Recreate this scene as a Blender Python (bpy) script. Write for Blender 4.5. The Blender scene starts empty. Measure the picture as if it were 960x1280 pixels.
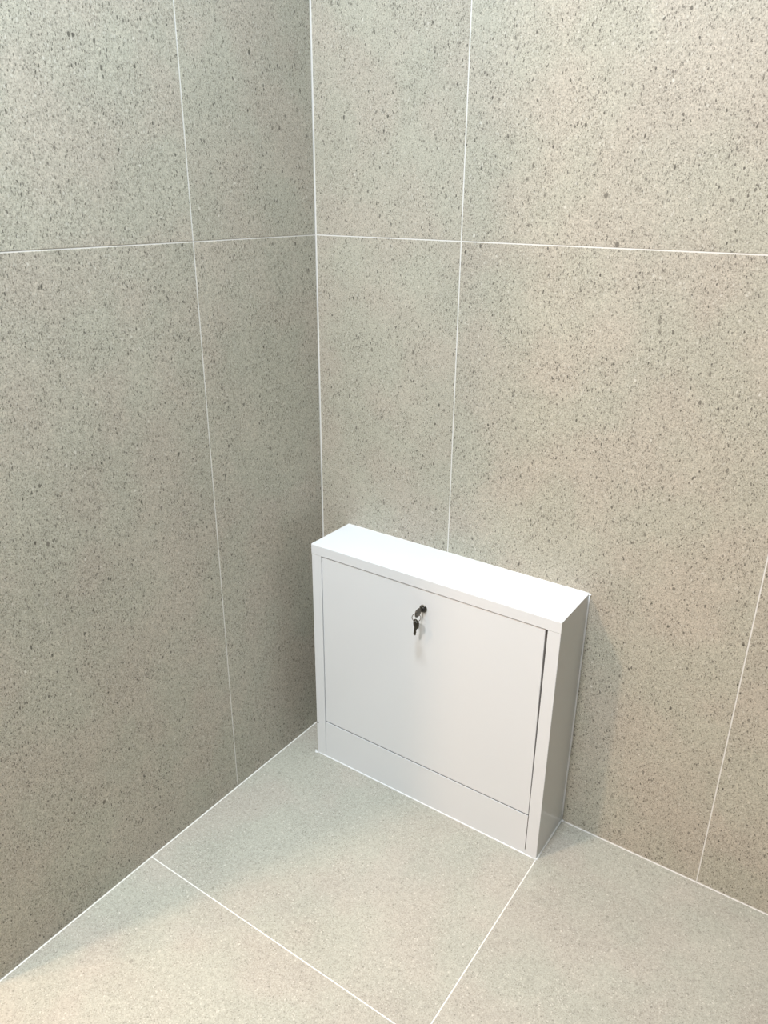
import bpy, bmesh, math, random
from mathutils import Vector, Matrix

random.seed(7)
scene = bpy.context.scene
COL = scene.collection

# ------------------------------------------------------------------ camera
W_PX, H_PX = 960, 1280
F_PX = 961.3
cam_data = bpy.data.cameras.new('camera')
cam = bpy.data.objects.new('camera', cam_data)
COL.objects.link(cam)
cam_data.sensor_fit = 'VERTICAL'
cam_data.sensor_height = 36.0
cam_data.sensor_width = 27.0
cam_data.lens = 36.0 * F_PX / H_PX
cam_data.clip_start = 0.02
right = Vector((0.8232239672592924, 0.567659980399162, 0.008027850465365395))
down = Vector((0.22309964321748754, -0.31047281337994675, -0.924030941769901))
fwd = Vector((-0.5220429569739459, 0.7624754283287847, -0.38223340025269276))
rot = Matrix((right, -down, -fwd)).transposed()
cam.matrix_world = Matrix.Translation((1.0749, -1.3113, 1.2792)) @ rot.to_4x4()
scene.camera = cam

# ------------------------------------------------------------------ world, exposure
world = bpy.data.worlds.new('world')
scene.world = world
world.use_nodes = True
bg = world.node_tree.nodes['Background']
bg.inputs[0].default_value = (0.86, 0.93, 1.0, 1)
bg.inputs[1].default_value = 0.0
scene.view_settings.view_transform = 'Standard'
scene.view_settings.look = 'None'
scene.view_settings.exposure = 0.30
scene.view_settings.gamma = 1.0
scene.view_settings.use_curve_mapping = False

CEIL = 2.60
# ceiling lamps, the last two added as fill: name, (x, y), (size x, size y), watts, colour
LAMPS = [
    ('over_corner', (0.62, -0.90), (0.30, 0.30), 32.5, (0.74, 0.87, 1.0), 180),
    ('beyond_partition', (-0.54, -2.05), (0.18, 0.18), 34.0, (1.0, 0.66, 0.42), 180),
    ('beyond_partition_far', (-0.95, -2.08), (0.18, 0.18), 16.0, (1.0, 0.60, 0.35), 180),
    ('front_fill', (0.60, -2.40), (0.30, 0.30), 58.0, (1.0, 0.94, 0.89), 180),  # unseen frontal fill, added to brighten the cabinet front and walls
    ('added_fill_spot', (0.30, -0.80), (0.12, 0.12), 2.6, (0.90, 1.0, 1.0), 70),  # unseen spot, added to brighten the floor and the cabinet top
]


# ------------------------------------------------------------------ helpers
def obj(name, bm, mat, parent=None, loc=None, smooth=False):
    me = bpy.data.meshes.new(name)
    bmesh.ops.recalc_face_normals(bm, faces=bm.faces)
    bm.to_mesh(me)
    bm.free()
    if smooth:
        for p in me.polygons:
            p.use_smooth = True
    me.materials.append(mat)
    o = bpy.data.objects.new(name, me)
    COL.objects.link(o)
    if parent is not None:
        o.parent = parent
    if loc is not None:
        o.location = loc
    return o


def empty(name, loc):
    o = bpy.data.objects.new(name, None)
    o.empty_display_size = 0.05
    COL.objects.link(o)
    o.location = loc
    return o


def tag(o, label, cat, group=None):
    o['label'] = label
    o['category'] = cat
    if group:
        o['group'] = group


def struct(o, label=None):
    o['kind'] = 'structure'
    if label:
        o['label'] = label
    return o


def box(bm, lo, hi, bevel=0.0, seg=2):
    lo, hi = Vector(lo), Vector(hi)
    c, s = (lo + hi) / 2, hi - lo
    r = bmesh.ops.create_cube(bm, size=1.0, matrix=Matrix.Translation(c) @ Matrix.Diagonal((s.x, s.y, s.z, 1)))
    if bevel > 0:
        es = list({e for v in r['verts'] for e in v.link_edges})
        bmesh.ops.bevel(bm, geom=es, offset=bevel, segments=seg, affect='EDGES', profile=0.5)
    return bm


def box_bm(lo, hi, bevel=0.0, seg=2):
    return box(bmesh.new(), lo, hi, bevel, seg)


def tube(bm, pts, rad, n=10, closed=False):
    """sweep a circle along points; rad is a number or one per point"""
    pts = [Vector(p) for p in pts]
    rings = []
    N = len(pts)
    for i, p in enumerate(pts):
        a = pts[(i - 1) % N] if (closed or i > 0) else p
        b = pts[(i + 1) % N] if (closed or i < N - 1) else p
        t = (b - a).normalized()
        ref = Vector((0, 0, 1)) if abs(t.z) < 0.9 else Vector((1, 0, 0))
        u = t.cross(ref).normalized()
        v = t.cross(u)
        r = rad[i] if isinstance(rad, (list, tuple)) else rad
        rings.append([bm.verts.new(p + (u * math.cos(k * 2 * math.pi / n) + v * math.sin(k * 2 * math.pi / n)) * r)
                      for k in range(n)])
    M = N if closed else N - 1
    for i in range(M):
        A, B = rings[i], rings[(i + 1) % N]
        for k in range(n):
            bm.faces.new((A[k], A[(k + 1) % n], B[(k + 1) % n], B[k]))
    if not closed:
        bm.faces.new(rings[0])
        bm.faces.new(rings[-1])
    return bm


def lathe(bm, prof, mat, n=28):
    """profile [(radius, height)] spun about local z, placed with mat"""
    rings = []
    for r, h in prof:
        if r < 1e-6:
            rings.append([bm.verts.new(mat @ Vector((0, 0, h)))])
        else:
            rings.append([bm.verts.new(mat @ Vector((r * math.cos(k * 2 * math.pi / n), r * math.sin(k * 2 * math.pi / n), h)))
                          for k in range(n)])
    for A, B in zip(rings, rings[1:]):
        for k in range(n):
            a = A[k % len(A)], A[(k + 1) % len(A)]
            b = B[k % len(B)], B[(k + 1) % len(B)]
            f = [a[0]] + ([a[1]] if len(A) > 1 else []) + ([b[1]] if len(B) > 1 else []) + [b[0]]
            if len(f) > 2:
                bm.faces.new(f)
    return bm


def plate(bm, outline, hole, thick, mat):
    """flat plate with a round hole: outline [(x, z)] in local xz, thickness in y"""
    hx, hz, hr = hole
    n = len(outline)
    inner = []
    for (x, z) in outline:
        d = Vector((x - hx, z - hz))
        a = math.atan2(d.y, d.x)
        inner.append((hx + hr * math.cos(a), hz + hr * math.sin(a)))
    V = {}
    for side, y in ((0, -thick / 2), (1, thick / 2)):
        V[side, 'o'] = [bm.verts.new(mat @ Vector((x, y, z))) for x, z in outline]
        V[side, 'i'] = [bm.verts.new(mat @ Vector((x, y, z))) for x, z in inner]
    for k in range(n):
        j = (k + 1) % n
        for side in (0, 1):
            bm.faces.new((V[side, 'o'][k], V[side, 'o'][j], V[side, 'i'][j], V[side, 'i'][k]))
        bm.faces.new((V[0, 'o'][k], V[0, 'o'][j], V[1, 'o'][j], V[1, 'o'][k]))
        bm.faces.new((V[0, 'i'][k], V[0, 'i'][j], V[1, 'i'][j], V[1, 'i'][k]))
    return bm


# ------------------------------------------------------------------ materials
class NT:
    def __init__(self, name):
        self.m = bpy.data.materials.new(name)
        self.m.use_nodes = True
        self.t = self.m.node_tree
        self.b = self.t.nodes['Principled BSDF']

    def n(self, typ, **kw):
        nd = self.t.nodes.new(typ)
        for k, v in kw.items():
            setattr(nd, k, v)
        return nd

    def l(self, a, b):
        self.t.links.new(a, b)

    def val(self, sock, v):
        if hasattr(v, 'is_output'):
            self.l(v, sock)
        else:
            sock.default_value = v

    def math(self, op, a, b=0.0, c=None, clamp=False):
        nd = self.n('ShaderNodeMath', operation=op, use_clamp=clamp)
        self.val(nd.inputs[0], a)
        self.val(nd.inputs[1], b)
        if c is not None:
            self.val(nd.inputs[2], c)
        return nd.outputs[0]

    def rng(self, v, a, b, c=0.0, d=1.0, smooth=True):
        nd = self.n('ShaderNodeMapRange', interpolation_type='SMOOTHSTEP' if smooth else 'LINEAR')
        self.val(nd.inputs['Value'], v)
        for k, x in (('From Min', a), ('From Max', b), ('To Min', c), ('To Max', d)):
            self.val(nd.inputs[k], x)
        return nd.outputs[0]

    def mix(self, f, a, b, mode='MIX'):
        nd = self.n('ShaderNodeMix', data_type='RGBA', blend_type=mode)
        self.val(nd.inputs[0], f)
        self.val(nd.inputs[6], a)
        self.val(nd.inputs[7], b)
        return nd.outputs[2]

    def noise(self, vec, scale, detail=3.0, rough=0.55):
        nd = self.n('ShaderNodeTexNoise')
        self.l(vec, nd.inputs['Vector'])
        nd.inputs['Scale'].default_value = scale
        nd.inputs['Detail'].default_value = detail
        nd.inputs['Roughness'].default_value = rough
        return nd

    def voro(self, vec, scale, feature='F1'):
        nd = self.n('ShaderNodeTexVoronoi', feature=feature)
        self.l(vec, nd.inputs['Vector'])
        nd.inputs['Scale'].default_value = scale
        return nd


def stone(name, base, dark=1.0, rough=0.52, spec=0.35, grain=0.34):
    """sandy porcelain: grain, soft mottling, dark flecks of several sizes, a few pale chips"""
    T = NT(name)
    tc = T.n('ShaderNodeTexCoord')
    info = T.n('ShaderNodeObjectInfo')
    off = T.n('ShaderNodeCombineXYZ')
    for i, k in enumerate((37.0, 71.0, 13.0)):
        T.l(T.math('MULTIPLY', info.outputs['Random'], k), off.inputs[i])
    add = T.n('ShaderNodeVectorMath', operation='ADD')
    T.l(tc.outputs['Object'], add.inputs[0])
    T.l(off.outputs[0], add.inputs[1])
    P = add.outputs[0]
    # ragged outlines for the flecks
    wob = T.noise(P, 260.0, 2.0)
    sub = T.n('ShaderNodeVectorMath', operation='SUBTRACT')
    T.l(wob.outputs['Color'], sub.inputs[0])
    sub.inputs[1].default_value = (0.5, 0.5, 0.5)
    sc = T.n('ShaderNodeVectorMath', operation='SCALE')
    T.l(sub.outputs[0], sc.inputs[0])
    sc.inputs['Scale'].default_value = 0.0035
    ad2 = T.n('ShaderNodeVectorMath', operation='ADD')
    T.l(P, ad2.inputs[0])
    T.l(sc.outputs[0], ad2.inputs[1])
    Q = ad2.outputs[0]
    # soft mottling of tone and of hue
    big = T.noise(P, 5.0, 3.0)
    hue = T.noise(P, 7.5, 2.0, 0.45)
    fine = T.noise(P, 420.0, 2.0, 0.6)
    mid = T.noise(P, 120.0, 3.0, 0.6)
    c0 = tuple(base)
    warm = (base[0] * 1.022, base[1] * 0.99, base[2] * 0.985, 1)
    green = (base[0] * 0.985, base[1] * 1.005, base[2] * 0.99, 1)
    col = T.mix(T.rng(hue.outputs['Fac'], 0.35, 0.65), green, warm)
    tone = T.math('ADD', T.rng(big.outputs['Fac'], 0.3, 0.7, -0.05, 0.05, False),
                  T.math('ADD', T.rng(fine.outputs['Fac'], 0.25, 0.75, -grain, grain, False),
                         T.rng(mid.outputs['Fac'], 0.25, 0.75, -0.10, 0.10, False)))
    tone = T.math('ADD', tone, 1.0)
    comb = T.n('ShaderNodeCombineXYZ')
    for i in range(3):
        T.l(tone, comb.inputs[i])
    col = T.mix(1.0, col, comb.outputs[0], 'MULTIPLY')
    # flecks thin out in places
    clump = T.noise(P, 14.0, 2.0)
    dens = T.rng(clump.outputs['Fac'], 0.32, 0.68, 0.45, 1.0)

    def flecks(scale, rmin, rmax, share, strength, colour, turn=0.0, stretch=1.0):
        mp = T.n('ShaderNodeMapping', vector_type='POINT')
        T.l(Q, mp.inputs['Vector'])
        mp.inputs['Rotation'].default_value = (turn, turn, turn * 0.6)
        mp.inputs['Scale'].default_value = (1.0, 1.0, 1.0 / stretch)
        v = T.voro(mp.outputs[0], scale)
        sep = T.n('ShaderNodeSeparateColor')
        T.l(v.outputs['Color'], sep.inputs[0])
        r = T.rng(sep.outputs[0], 0.0, 1.0, rmin, rmax, False)
        edge = T.math('SUBTRACT', r, v.outputs['Distance'])
        m = T.rng(edge, 0.0, 0.10)
        keep = T.math('LESS_THAN', sep.outputs[1], T.math('MULTIPLY', dens, share))
        s = T.math('MULTIPLY', T.math('MULTIPLY', m, keep), T.rng(sep.outputs[2], 0, 1, strength * 0.4, strength, False))
        return s, colour

    layers = [
        flecks(560.0, 0.30, 0.52, 0.80, 0.65 * dark, (0.11, 0.10, 0.08, 1), 0.3, 1.5),
        flecks(330.0, 0.22, 0.46, 0.60, 0.85 * dark, (0.085, 0.077, 0.062, 1), -0.35, 2.1),
        flecks(210.0, 0.14, 0.39, 0.31, 0.92 * dark, (0.08, 0.072, 0.06, 1), 0.5, 2.0),
        flecks(115.0, 0.12, 0.33, 0.11, 0.92 * dark, (0.085, 0.077, 0.063, 1), -0.6, 1.7),
        flecks(52.0, 0.12, 0.25, 0.06, 0.80 * dark, (0.12, 0.108, 0.088, 1), 0.4, 1.4),
        flecks(260.0, 0.18, 0.46, 0.40, 0.70, (0.62, 0.60, 0.53, 1), 0.7, 1.6),
        flecks(95.0, 0.08, 0.26, 0.12, 0.35 + 0.5 * dark, (0.68, 0.66, 0.59, 1), -0.2, 1.3),
    ]
    for s, c in layers:
        col = T.mix(s, col, c)
    T.l(col, T.b.inputs['Base Color'])
    T.b.inputs['Roughness'].default_value = rough
    T.b.inputs['Specular IOR Level'].default_value = spec
    bump = T.n('ShaderNodeBump')
    bump.inputs['Strength'].default_value = 0.12
    bump.inputs['Distance'].default_value = 0.0006
    T.l(mid.outputs['Fac'], bump.inputs['Height'])
    T.l(bump.outputs[0], T.b.inputs['Normal'])
    return T.m


def plain(name, col, rough=0.5, metal=0.0, spec=0.5, var=0.04, vscale=30.0, coat=0.0, bump=0.0):
    T = NT(name)
    tc = T.n('ShaderNodeTexCoord')
    nz = T.noise(tc.outputs['Object'], vscale, 3.0)
    a = tuple(c * (1 - var) for c in col) + (1,)
    b = tuple(min(1.0, c * (1 + var)) for c in col) + (1,)
    T.l(T.mix(nz.outputs['Fac'], a, b), T.b.inputs['Base Color'])
    T.b.inputs['Roughness'].default_value = rough
    T.b.inputs['Metallic'].default_value = metal
    T.b.inputs['Specular IOR Level'].default_value = spec
    T.b.inputs['Coat Weight'].default_value = coat
    T.b.inputs['Coat Roughness'].default_value = 0.12
    if bump:
        bp = T.n('ShaderNodeBump')
        bp.inputs['Strength'].default_value = bump
        bp.inputs['Distance'].default_value = 0.0005
        T.l(nz.outputs['Fac'], bp.inputs['Height'])
        T.l(bp.outputs[0], T.b.inputs['Normal'])
    return T.m


M_WALL = stone('sandy_porcelain_wall', (0.445, 0.421, 0.352, 1), 1.0)
M_FLOOR = stone('sandy_porcelain_floor', (0.395, 0.383, 0.332, 1), 0.50, rough=0.45, grain=0.20)
M_GROUT = plain('white_grout', (0.72, 0.71, 0.675), 0.8, spec=0.2, var=0.03, vscale=60)
M_PAINT = plain('white_wall_paint', (0.70, 0.69, 0.67), 0.7, spec=0.2, var=0.02, vscale=8)
M_WHITE = plain('white_powder_coat', (0.72, 0.737, 0.752), 0.16, spec=0.36, var=0.008, vscale=12, coat=0.0)
M_INNER = plain('grey_inner_steel', (0.30, 0.30, 0.30), 0.5, var=0.05)
M_SEAL = plain('white_silicone', (0.74, 0.75, 0.74), 0.35, var=0.03, vscale=90, bump=0.3)
M_CHROME = plain('polished_nickel', (0.34, 0.325, 0.30), 0.22, metal=1.0, var=0.05, vscale=120)
M_KEY = plain('nickel_key_steel', (0.13, 0.122, 0.105), 0.38, metal=1.0, var=0.12, vscale=200)
M_DARK = plain('blackened_steel', (0.035, 0.033, 0.03), 0.45, metal=0.3, var=0.1)
M_SCREW = plain('dark_screw_steel', (0.09, 0.085, 0.08), 0.4, metal=0.8, var=0.1)


def emitter(name, col, strength):
    T = NT(name)
    T.b.inputs['Base Color'].default_value = (0.8, 0.8, 0.8, 1)
    T.b.inputs['Emission Color'].default_value = tuple(col) + (1,)
    T.b.inputs['Emission Strength'].default_value = strength
    return T.m


# ------------------------------------------------------------------ setting
G = 0.0024        # joint width
REC = 0.0005      # joint depth below the tile faces
TH = 0.009        # tile thickness
TW, TL = 0.605, 1.2
X1, Y1 = 2.60, -3.20            # room limits away from the corner
LEND = -0.9349                  # the left wall ends here (its last tile joint)
XL = -1.70                      # far side of the space beyond the left wall

wall_back = struct(obj('wall_back', box_bm((XL, REC, -0.10), (X1, 0.12, CEIL)), M_GROUT),
                   'wall of large sandy beige tiles behind the white cabinet')
wall_left = struct(obj('wall_left', box_bm((-0.10, LEND, -0.10), (-REC, 0.0, CEIL)), M_GROUT),
                   'shaded wall of large sandy beige tiles left of the white cabinet')
floor = struct(obj('floor', box_bm((XL, Y1, -0.10), (X1, 0.0, -REC)), M_GROUT),
               'floor of pale sandy tiles with thin white joints')
ceiling = struct(obj('ceiling', box_bm((XL, Y1, CEIL), (X1, 0.12, CEIL + 0.10)), M_PAINT), 'white ceiling')

struct(obj('wall_far', box_bm((XL - 0.1, Y1, -0.10), (XL, 0.12, CEIL)), M_PAINT), 'plain wall beyond the end of the left wall')

mesh_cache = {}


def tile(parent, mat, axis, a0, a1, b0, b1):
    """one tile; (a, b) spans are joint centre lines. axis: plane it lies on"""
    a0, a1, b0, b1 = a0 + G / 2, a1 - G / 2, b0 + G / 2, b1 - G / 2
    ca, cb = (a0 + a1) / 2, (b0 + b1) / 2
    ha, hb = (a1 - a0) / 2, (b1 - b0) / 2
    key = (axis, mat.name, round(ha, 4), round(hb, 4))
    if axis == 'y':
        lo, hi, loc = (-ha, 0, -hb), (ha, TH, hb), (ca, 0, cb)
    elif axis == 'x':
        lo, hi, loc = (-TH, -ha, -hb), (0, ha, hb), (0, ca, cb)
    else:
        lo, hi, loc = (-ha, -hb, -TH), (ha, hb, 0), (ca, cb, 0)
    if key not in mesh_cache:
        o = obj('tile', box_bm(lo, hi, 0.0003, 1), mat, parent, loc)
        mesh_cache[key] = o.data
    else:
        o = bpy.data.objects.new('tile', mesh_cache[key])
        COL.objects.link(o)
        o.parent = parent
        o.location = loc
    return o


# joints read off the photograph
bx = [0.0012, 0.3435, 0.9498, 0.9498 + TW, 0.9498 + 2 * TW, X1]
bz = [0.0002, 1.2, 2.4, CEIL]
for i in range(len(bx) - 1):
    for j in range(len(bz) - 1):
        tile(wall_back, M_WALL, 'y', bx[i], bx[i + 1], bz[j], bz[j + 1])
ly = [LEND, -0.3349, -0.0012]
for i in range(len(ly) - 1):
    for j in range(len(bz) - 1):
        tile(wall_left, M_WALL, 'x', ly[i], ly[i + 1], bz[j], bz[j + 1])
fx = [0.0012, 0.6602, 0.6602 + TL, X1]
fy = [-0.0012, -0.5877, -0.5877 - TW, -0.5877 - 2 * TW, -0.5877 - 3 * TW, -0.5877 - 4 * TW]
fy[-1] = Y1
for i in range(len(fx) - 1):
    for j in range(len(fy) - 1):
        tile(floor, M_FLOOR, 'z', fx[i], fx[i + 1], fy[j + 1], fy[j])
# floor beyond the end of the left wall
for y0, y1 in ((-0.5877 - TW, LEND - 0.0), (-0.5877 - 2 * TW, -0.5877 - TW), (-0.5877 - 3 * TW, -0.5877 - 2 * TW), (Y1, -0.5877 - 3 * TW)):
    for x0, x1 in ((0.6602 - 2 * TL, 0.0012),):
        tile(floor, M_FLOOR, 'z', x0, x1, y0, y1)

# ------------------------------------------------------------------ ceiling lamps and added fills
LABELS = {
    'over_corner': 'white square ceiling panel lamp above the tiled corner',
    'beyond_partition': 'small warm square ceiling lamp just beyond the end of the left wall',
    'beyond_partition_far': 'small warm square ceiling lamp farthest beyond the end of the left wall',
    'front_fill': 'added neutral white square fill panel, unseen, on the ceiling at the front of the room',
    'added_fill_spot': 'added small square fill spot, unseen, with a narrow beam beside the left wall',
}
for nm, (x, y), (sx, sy), watts, colr, beam in LAMPS:
    t = empty('ceiling_lamp', (x, y, CEIL))
    tag(t, LABELS[nm], 'lamp')
    hx, hy = sx / 2 + 0.015, sy / 2 + 0.015
    bm = bmesh.new()
    for lo, hi in (((-hx, -hy, -0.012), (hx, -hy + 0.015, 0)), ((-hx, hy - 0.015, -0.012), (hx, hy, 0)),
                   ((-hx, -hy + 0.015, -0.012), (-hx + 0.015, hy - 0.015, 0)), ((hx - 0.015, -hy + 0.015, -0.012), (hx, hy - 0.015, 0))):
        box(bm, lo, hi, 0.001, 1)
    obj('frame', bm, M_WHITE, t)
    area = sx * sy
    obj('diffuser', box_bm((-sx / 2, -sy / 2, -0.006), (sx / 2, sy / 2, -0.001)), emitter('lamp_diffuser_' + nm, colr, 0.5), t)
    ld = bpy.data.lights.new('lamp_light', 'AREA')
    ld.shape = 'RECTANGLE'
    ld.size, ld.size_y = sx, sy
    ld.energy = watts
    ld.color = colr
    ld.spread = math.radians(beam)
    lo_ = bpy.data.objects.new('lamp_light', ld)
    COL.objects.link(lo_)
    lo_.parent = t
    lo_.location = (0, 0, -0.014)

# ------------------------------------------------------------------ cabinet
CX0, CW, CD, CH = 0.0766, 0.5841, 0.1351, 0.5678
cab = empty('cabinet', (CX0 + CW / 2, -CD / 2, 0.0))
tag(cab, 'low white metal wall cabinet with a locked door on the tiled floor', 'cabinet')
hw, hd = CW / 2, CD / 2
YF = -hd                        # front face, cabinet's own coordinates
POST = 0.0262                   # width of the side posts on the front
LID = 0.0236                    # height of the lid's front flange
EPS = 0.0012
# lid: a sheet with a narrow flange folded down at the front (an L in side view)
ed = [(hd - 0.0004, CH), (YF + 0.0014, CH), (YF + 0.0004, CH - 0.0004), (YF, CH - 0.0014), (YF, CH - LID + 0.0004), (YF + 0.0005, CH - LID),
      (YF + 0.0030, CH - LID), (YF + 0.0030, CH - 0.0016), (hd - 0.0004, CH - 0.0016)]
bm = bmesh.new()
le = [bm.verts.new((-hw, y, z)) for y, z in ed]
ri = [bm.verts.new((hw, y, z)) for y, z in ed]
bm.faces.new(le)
bm.faces.new(ri)
for k in range(len(ed)):
    j = (k + 1) % len(ed)
    bm.faces.new((le[k], le[j], ri[j], ri[k]))
obj('top_panel', bm, M_WHITE, cab)
# side panels: one sheet folded at the front into the post (an L in plan, extruded upwards)
for s in (-1, 1):
    pw = POST - (0.0006 if s > 0 else 0.0)
    yb, yf, zt = hd - 0.0004, YF + 0.0002, CH - LID - 0.0004
    r = 0.0012
    plan = [(hw, yb), (hw, yf + r), (hw - 0.3 * r, yf + 0.3 * r), (hw - r, yf), (hw - pw + 0.0006, yf), (hw - pw, yf + 0.0006),
            (hw - pw, yf + 0.016), (hw - pw + 0.0015, yf + 0.016), (hw - pw + 0.0015, yf + 0.002), (hw - 0.002, yf + 0.002), (hw - 0.002, yb)]
    bm = bmesh.new()
    lo = [bm.verts.new((s * x, y, 0.0)) for x, y in plan]
    hi = [bm.verts.new((s * x, y, zt)) for x, y in plan]
    for k in range(len(plan)):
        j = (k + 1) % len(plan)
        bm.faces.new((lo[k], lo[j], hi[j], hi[k]))
    bm.faces.new(lo)
    bm.faces.new(hi)
    x0, x1 = sorted((s * hw, s * (hw - 0.002)))
    box(bm, (x0, YF + 0.0032, zt), (x1, yb, CH - 0.0017))      # the sheet runs on up behind the lid's flange
    obj('side_panel', bm, M_WHITE, cab)
obj('back_panel', box_bm((-hw + 0.003, hd - 0.003, 0.001), (hw - 0.003, hd - 0.0006, CH - 0.014)), M_INNER, cab)
DX0, DX1 = -hw + POST, hw - POST + 0.0006
# plinth: a folded sheet whose side slits stop short of the floor
p0, p1, pz = DX0 + 0.0012, DX1 - 0.0014, 0.0112
shape = [(DX0 - 0.0002, 0.0), (DX1 + 0.0002, 0.0), (DX1 + 0.0002, pz), (p1, pz), (p1, 0.1022), (p0, 0.1022), (p0, pz), (DX0 - 0.0002, pz)]
bm = bmesh.new()
fr = [bm.verts.new((x, YF + 0.0008, z)) for x, z in shape]
bk = [bm.verts.new((x, YF + 0.0022, z)) for x, z in shape]
bm.faces.new(fr)
bm.faces.new(bk)
for k in range(len(shape)):
    j = (k + 1) % len(shape)
    bm.faces.new((fr[k], fr[j], bk[j], bk[k]))
obj('lower_panel', bm, M_WHITE, cab)
# door: a folded tray, hung a little to the left so that the right gap is the wider one
dz0, dz1 = 0.1040, CH - LID - 0.0022
bm = bmesh.new()
vs = []
door = obj('door', box_bm((DX0 + 0.0014, YF + 0.0014, dz0), (DX1 - 0.0034, YF + 0.014, dz1), 0.0012, 3), M_WHITE, cab)
for v in door.data.vertices:            # it sags a little on its hinges: the right gap narrows downwards
    if v.co.x > 0:
        k = (v.co.z - dz0) / (dz1 - dz0)
        v.co.x += 0.0018 - 0.0034 * k
# cam lock near the top of the door
LX, LZ = 0.3682 - (CX0 + hw), 0.5004
face_y = YF + 0.0014
to_front = Matrix.Translation((LX, face_y, LZ)) @ Matrix.Rotation(math.pi / 2, 4, 'X')   # local z -> -y
bm = lathe(bmesh.new(), [(0.0, -0.001), (0.0088, -0.001), (0.0088, 0.0016), (0.0080, 0.0030), (0.0064, 0.0032),
                         (0.0062, 0.0022), (0.0, 0.0022)], to_front)
lock = obj('lock', bm, M_CHROME, door, smooth=False)
bm = lathe(bmesh.new(), [(0.0, 0.0018), (0.0058, 0.0018), (0.0058, 0.0050), (0.0050, 0.0058), (0.0, 0.0058)], to_front)
obj('lock_barrel', bm, M_DARK, door)
# a small dark screw head on the left post
sm = Matrix.Translation((-hw + 0.0035, YF + 0.0004, 0.0905)) @ Matrix.Rotation(math.pi / 2, 4, 'X')
bm = lathe(bmesh.new(), [(0.0, -0.0006), (0.0026, -0.0006), (0.0024, 0.0007), (0.0012, 0.0013), (0.0, 0.0013)], sm, 16)
obj('screw', bm, M_SCREW, cab)


# silicone joints round the cabinet's edges
def bead(p0, p1, r0, r1, seed, n=26, amp=0.25):
    rnd = random.Random(seed)
    p0, p1 = Vector(p0), Vector(p1)
    pts, rad = [], []
    for i in range(n + 1):
        t = i / n
        pts.append(p0.lerp(p1, t))
        rad.append((r0 + (r1 - r0) * t) * (1 + amp * (rnd.random() - 0.5)))
    return tube(bmesh.new(), pts, rad, 8)


obj('sealant', bead((-hw, YF - 0.0002, 0.0002), (hw, YF - 0.0002, 0.0002), 0.0014, 0.0016, 1), M_SEAL, cab, smooth=True)
obj('sealant', bead((hw + 0.0002, YF, 0.0002), (hw + 0.0002, hd - 0.001, 0.0002), 0.0024, 0.0027, 2, 10), M_SEAL, cab, smooth=True)
obj('sealant', bead((hw + 0.0002, hd - 0.0008, 0.001), (hw + 0.0002, hd - 0.0008, CH - 0.002), 0.0027, 0.0024, 3), M_SEAL, cab, smooth=True)
obj('sealant', bead((-hw - 0.0002, YF + 0.002, 0.0002), (-hw - 0.0002, hd - 0.001, 0.0002), 0.0020, 0.0016, 4, 10), M_SEAL, cab, smooth=True)
bm = bead((-hw + 0.001, hd - 0.0006, CH + 0.0001), (hw, hd - 0.0006, CH + 0.0001), 0.0012, 0.0013, 5, 40, 0.4)
obj('sealant', bm, M_SEAL, cab, smooth=True)
for (x, y, z, r) in ((-hw - 0.002, YF - 0.002, 0.0, 0.0036), (-hw - 0.007, YF + 0.002, 0.0, 0.0026),
                     (-hw + 0.004, hd - 0.001, CH, 0.0026), (hw + 0.001, hd - 0.001, CH - 0.002, 0.0032), (hw + 0.002, hd - 0.002, 0.001, 0.0042)):
    bm = bmesh.new()
    bmesh.ops.create_icosphere(bm, subdivisions=2, radius=r, matrix=Matrix.Translation((x, y, z)) @ Matrix.Diagonal((1.2, 0.9, 0.55, 1)))
    obj('sealant_blob', bm, M_SEAL, cab, smooth=True)

# ------------------------------------------------------------------ keys in the lock
lock_w = Vector((0.3682, -CD + 0.0014, 0.5004))
keys = empty('key_ring', lock_w + Vector((0, -0.022, -0.012)))
tag(keys, 'small ring of two metal keys hanging from the lock of the white cabinet door', 'keys')
K0 = keys.location


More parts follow.
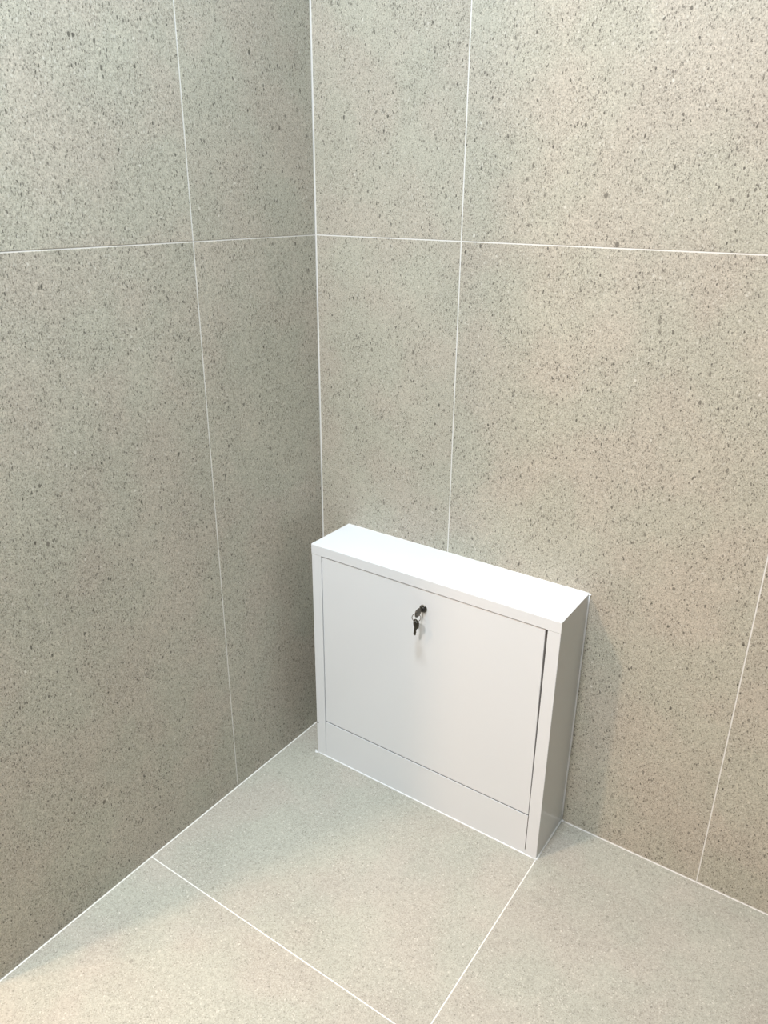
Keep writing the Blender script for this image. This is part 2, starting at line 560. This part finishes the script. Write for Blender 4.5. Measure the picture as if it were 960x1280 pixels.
def key_bm(blade, mat):
    """key lying in its local xz plane: bow around the origin, blade towards -z, hole near the top of the bow"""
    bm = bmesh.new()
    out = []
    n = 28
    for k in range(n):
        a = 2 * math.pi * k / n
        rx, rz = 0.0088, 0.0098
        c, s = math.cos(a), math.sin(a)
        out.append((rx * math.copysign(abs(c) ** 0.75, c), rz * math.copysign(abs(s) ** 0.75, s)))
    plate(bm, out, (0.0, 0.0052, 0.0026), 0.0022, mat)
    # shoulder and blade with cut teeth on one side
    pts = [(-0.0042, -0.0085), (-0.0034, -0.0125), (-0.0034, -0.0085 - blade), (-0.0012, -0.0085 - blade - 0.002)]
    right_ = [(0.0042, -0.0085), (0.0034, -0.0125)]
    z = -0.0145
    k = 0
    while z > -0.0085 - blade + 0.002:
        right_.append((0.0034 - (0.0012 if k % 2 else 0.0), z))
        z -= 0.0026
        k += 1
    right_.append((0.0026, -0.0085 - blade))
    poly = pts + right_[::-1]
    th = 0.0017
    f = [bm.verts.new(mat @ Vector((x, -th / 2, zz))) for x, zz in poly]
    b = [bm.verts.new(mat @ Vector((x, th / 2, zz))) for x, zz in poly]
    bm.faces.new(f)
    bm.faces.new(b[::-1])
    for i in range(len(poly)):
        j = (i + 1) % len(poly)
        bm.faces.new((f[i], f[j], b[j], b[i]))
    return bm


# key 1 in the barrel: blade along +y, bow in front of the door, its flat turned upright
bow1 = lock_w + Vector((0.0, -0.0215, -0.0)) - K0
m1 = Matrix.Translation(bow1) @ Matrix(((0, 1, 0, 0), (0, 0, -1, 0), (-1, 0, 0, 0), (0, 0, 0, 1)))
# local x -> -z, local z -> -y, local y -> x : blade (-z) runs to +y
key1 = obj('key', key_bm(0.0125, m1), M_KEY, keys)
key1['label'] = 'key standing in the lock'
# split ring through the bow of key 1
hole1 = bow1 + Vector((0.0, -0.0052, 0.0))
R = 0.0088
ring_c = hole1 + Vector((0.0005, -0.001, -R + 0.0004))
bm = bmesh.new()
tilt = Matrix.Rotation(math.radians(28), 3, 'Z')
pts = [ring_c + tilt @ Vector((R * math.cos(a), 0.0006 * math.sin(a / 2), R * math.sin(a))) for a in [2 * math.pi * k / 40 for k in range(40)]]
tube(bm, pts, 0.0007, 8, closed=True)
pts = [ring_c + tilt @ Vector((R * math.cos(a), 0.0013, R * math.sin(a))) for a in [2 * math.pi * k / 40 for k in range(22)]]
tube(bm, pts, 0.0007, 8)
obj('split_ring', bm, M_CHROME, keys, smooth=True)
# key 2 hangs from the ring
hang = ring_c + Vector((0.001, 0, -R))
m2 = Matrix.Translation(hang + Vector((-0.001, 0.0, -0.0052))) @ Matrix.Rotation(math.radians(-22), 4, 'Z') @ Matrix.Rotation(math.radians(9), 4, 'Y')
key2 = obj('key', key_bm(0.019, m2), M_KEY, keys)
key2['label'] = 'spare key hanging from the ring'
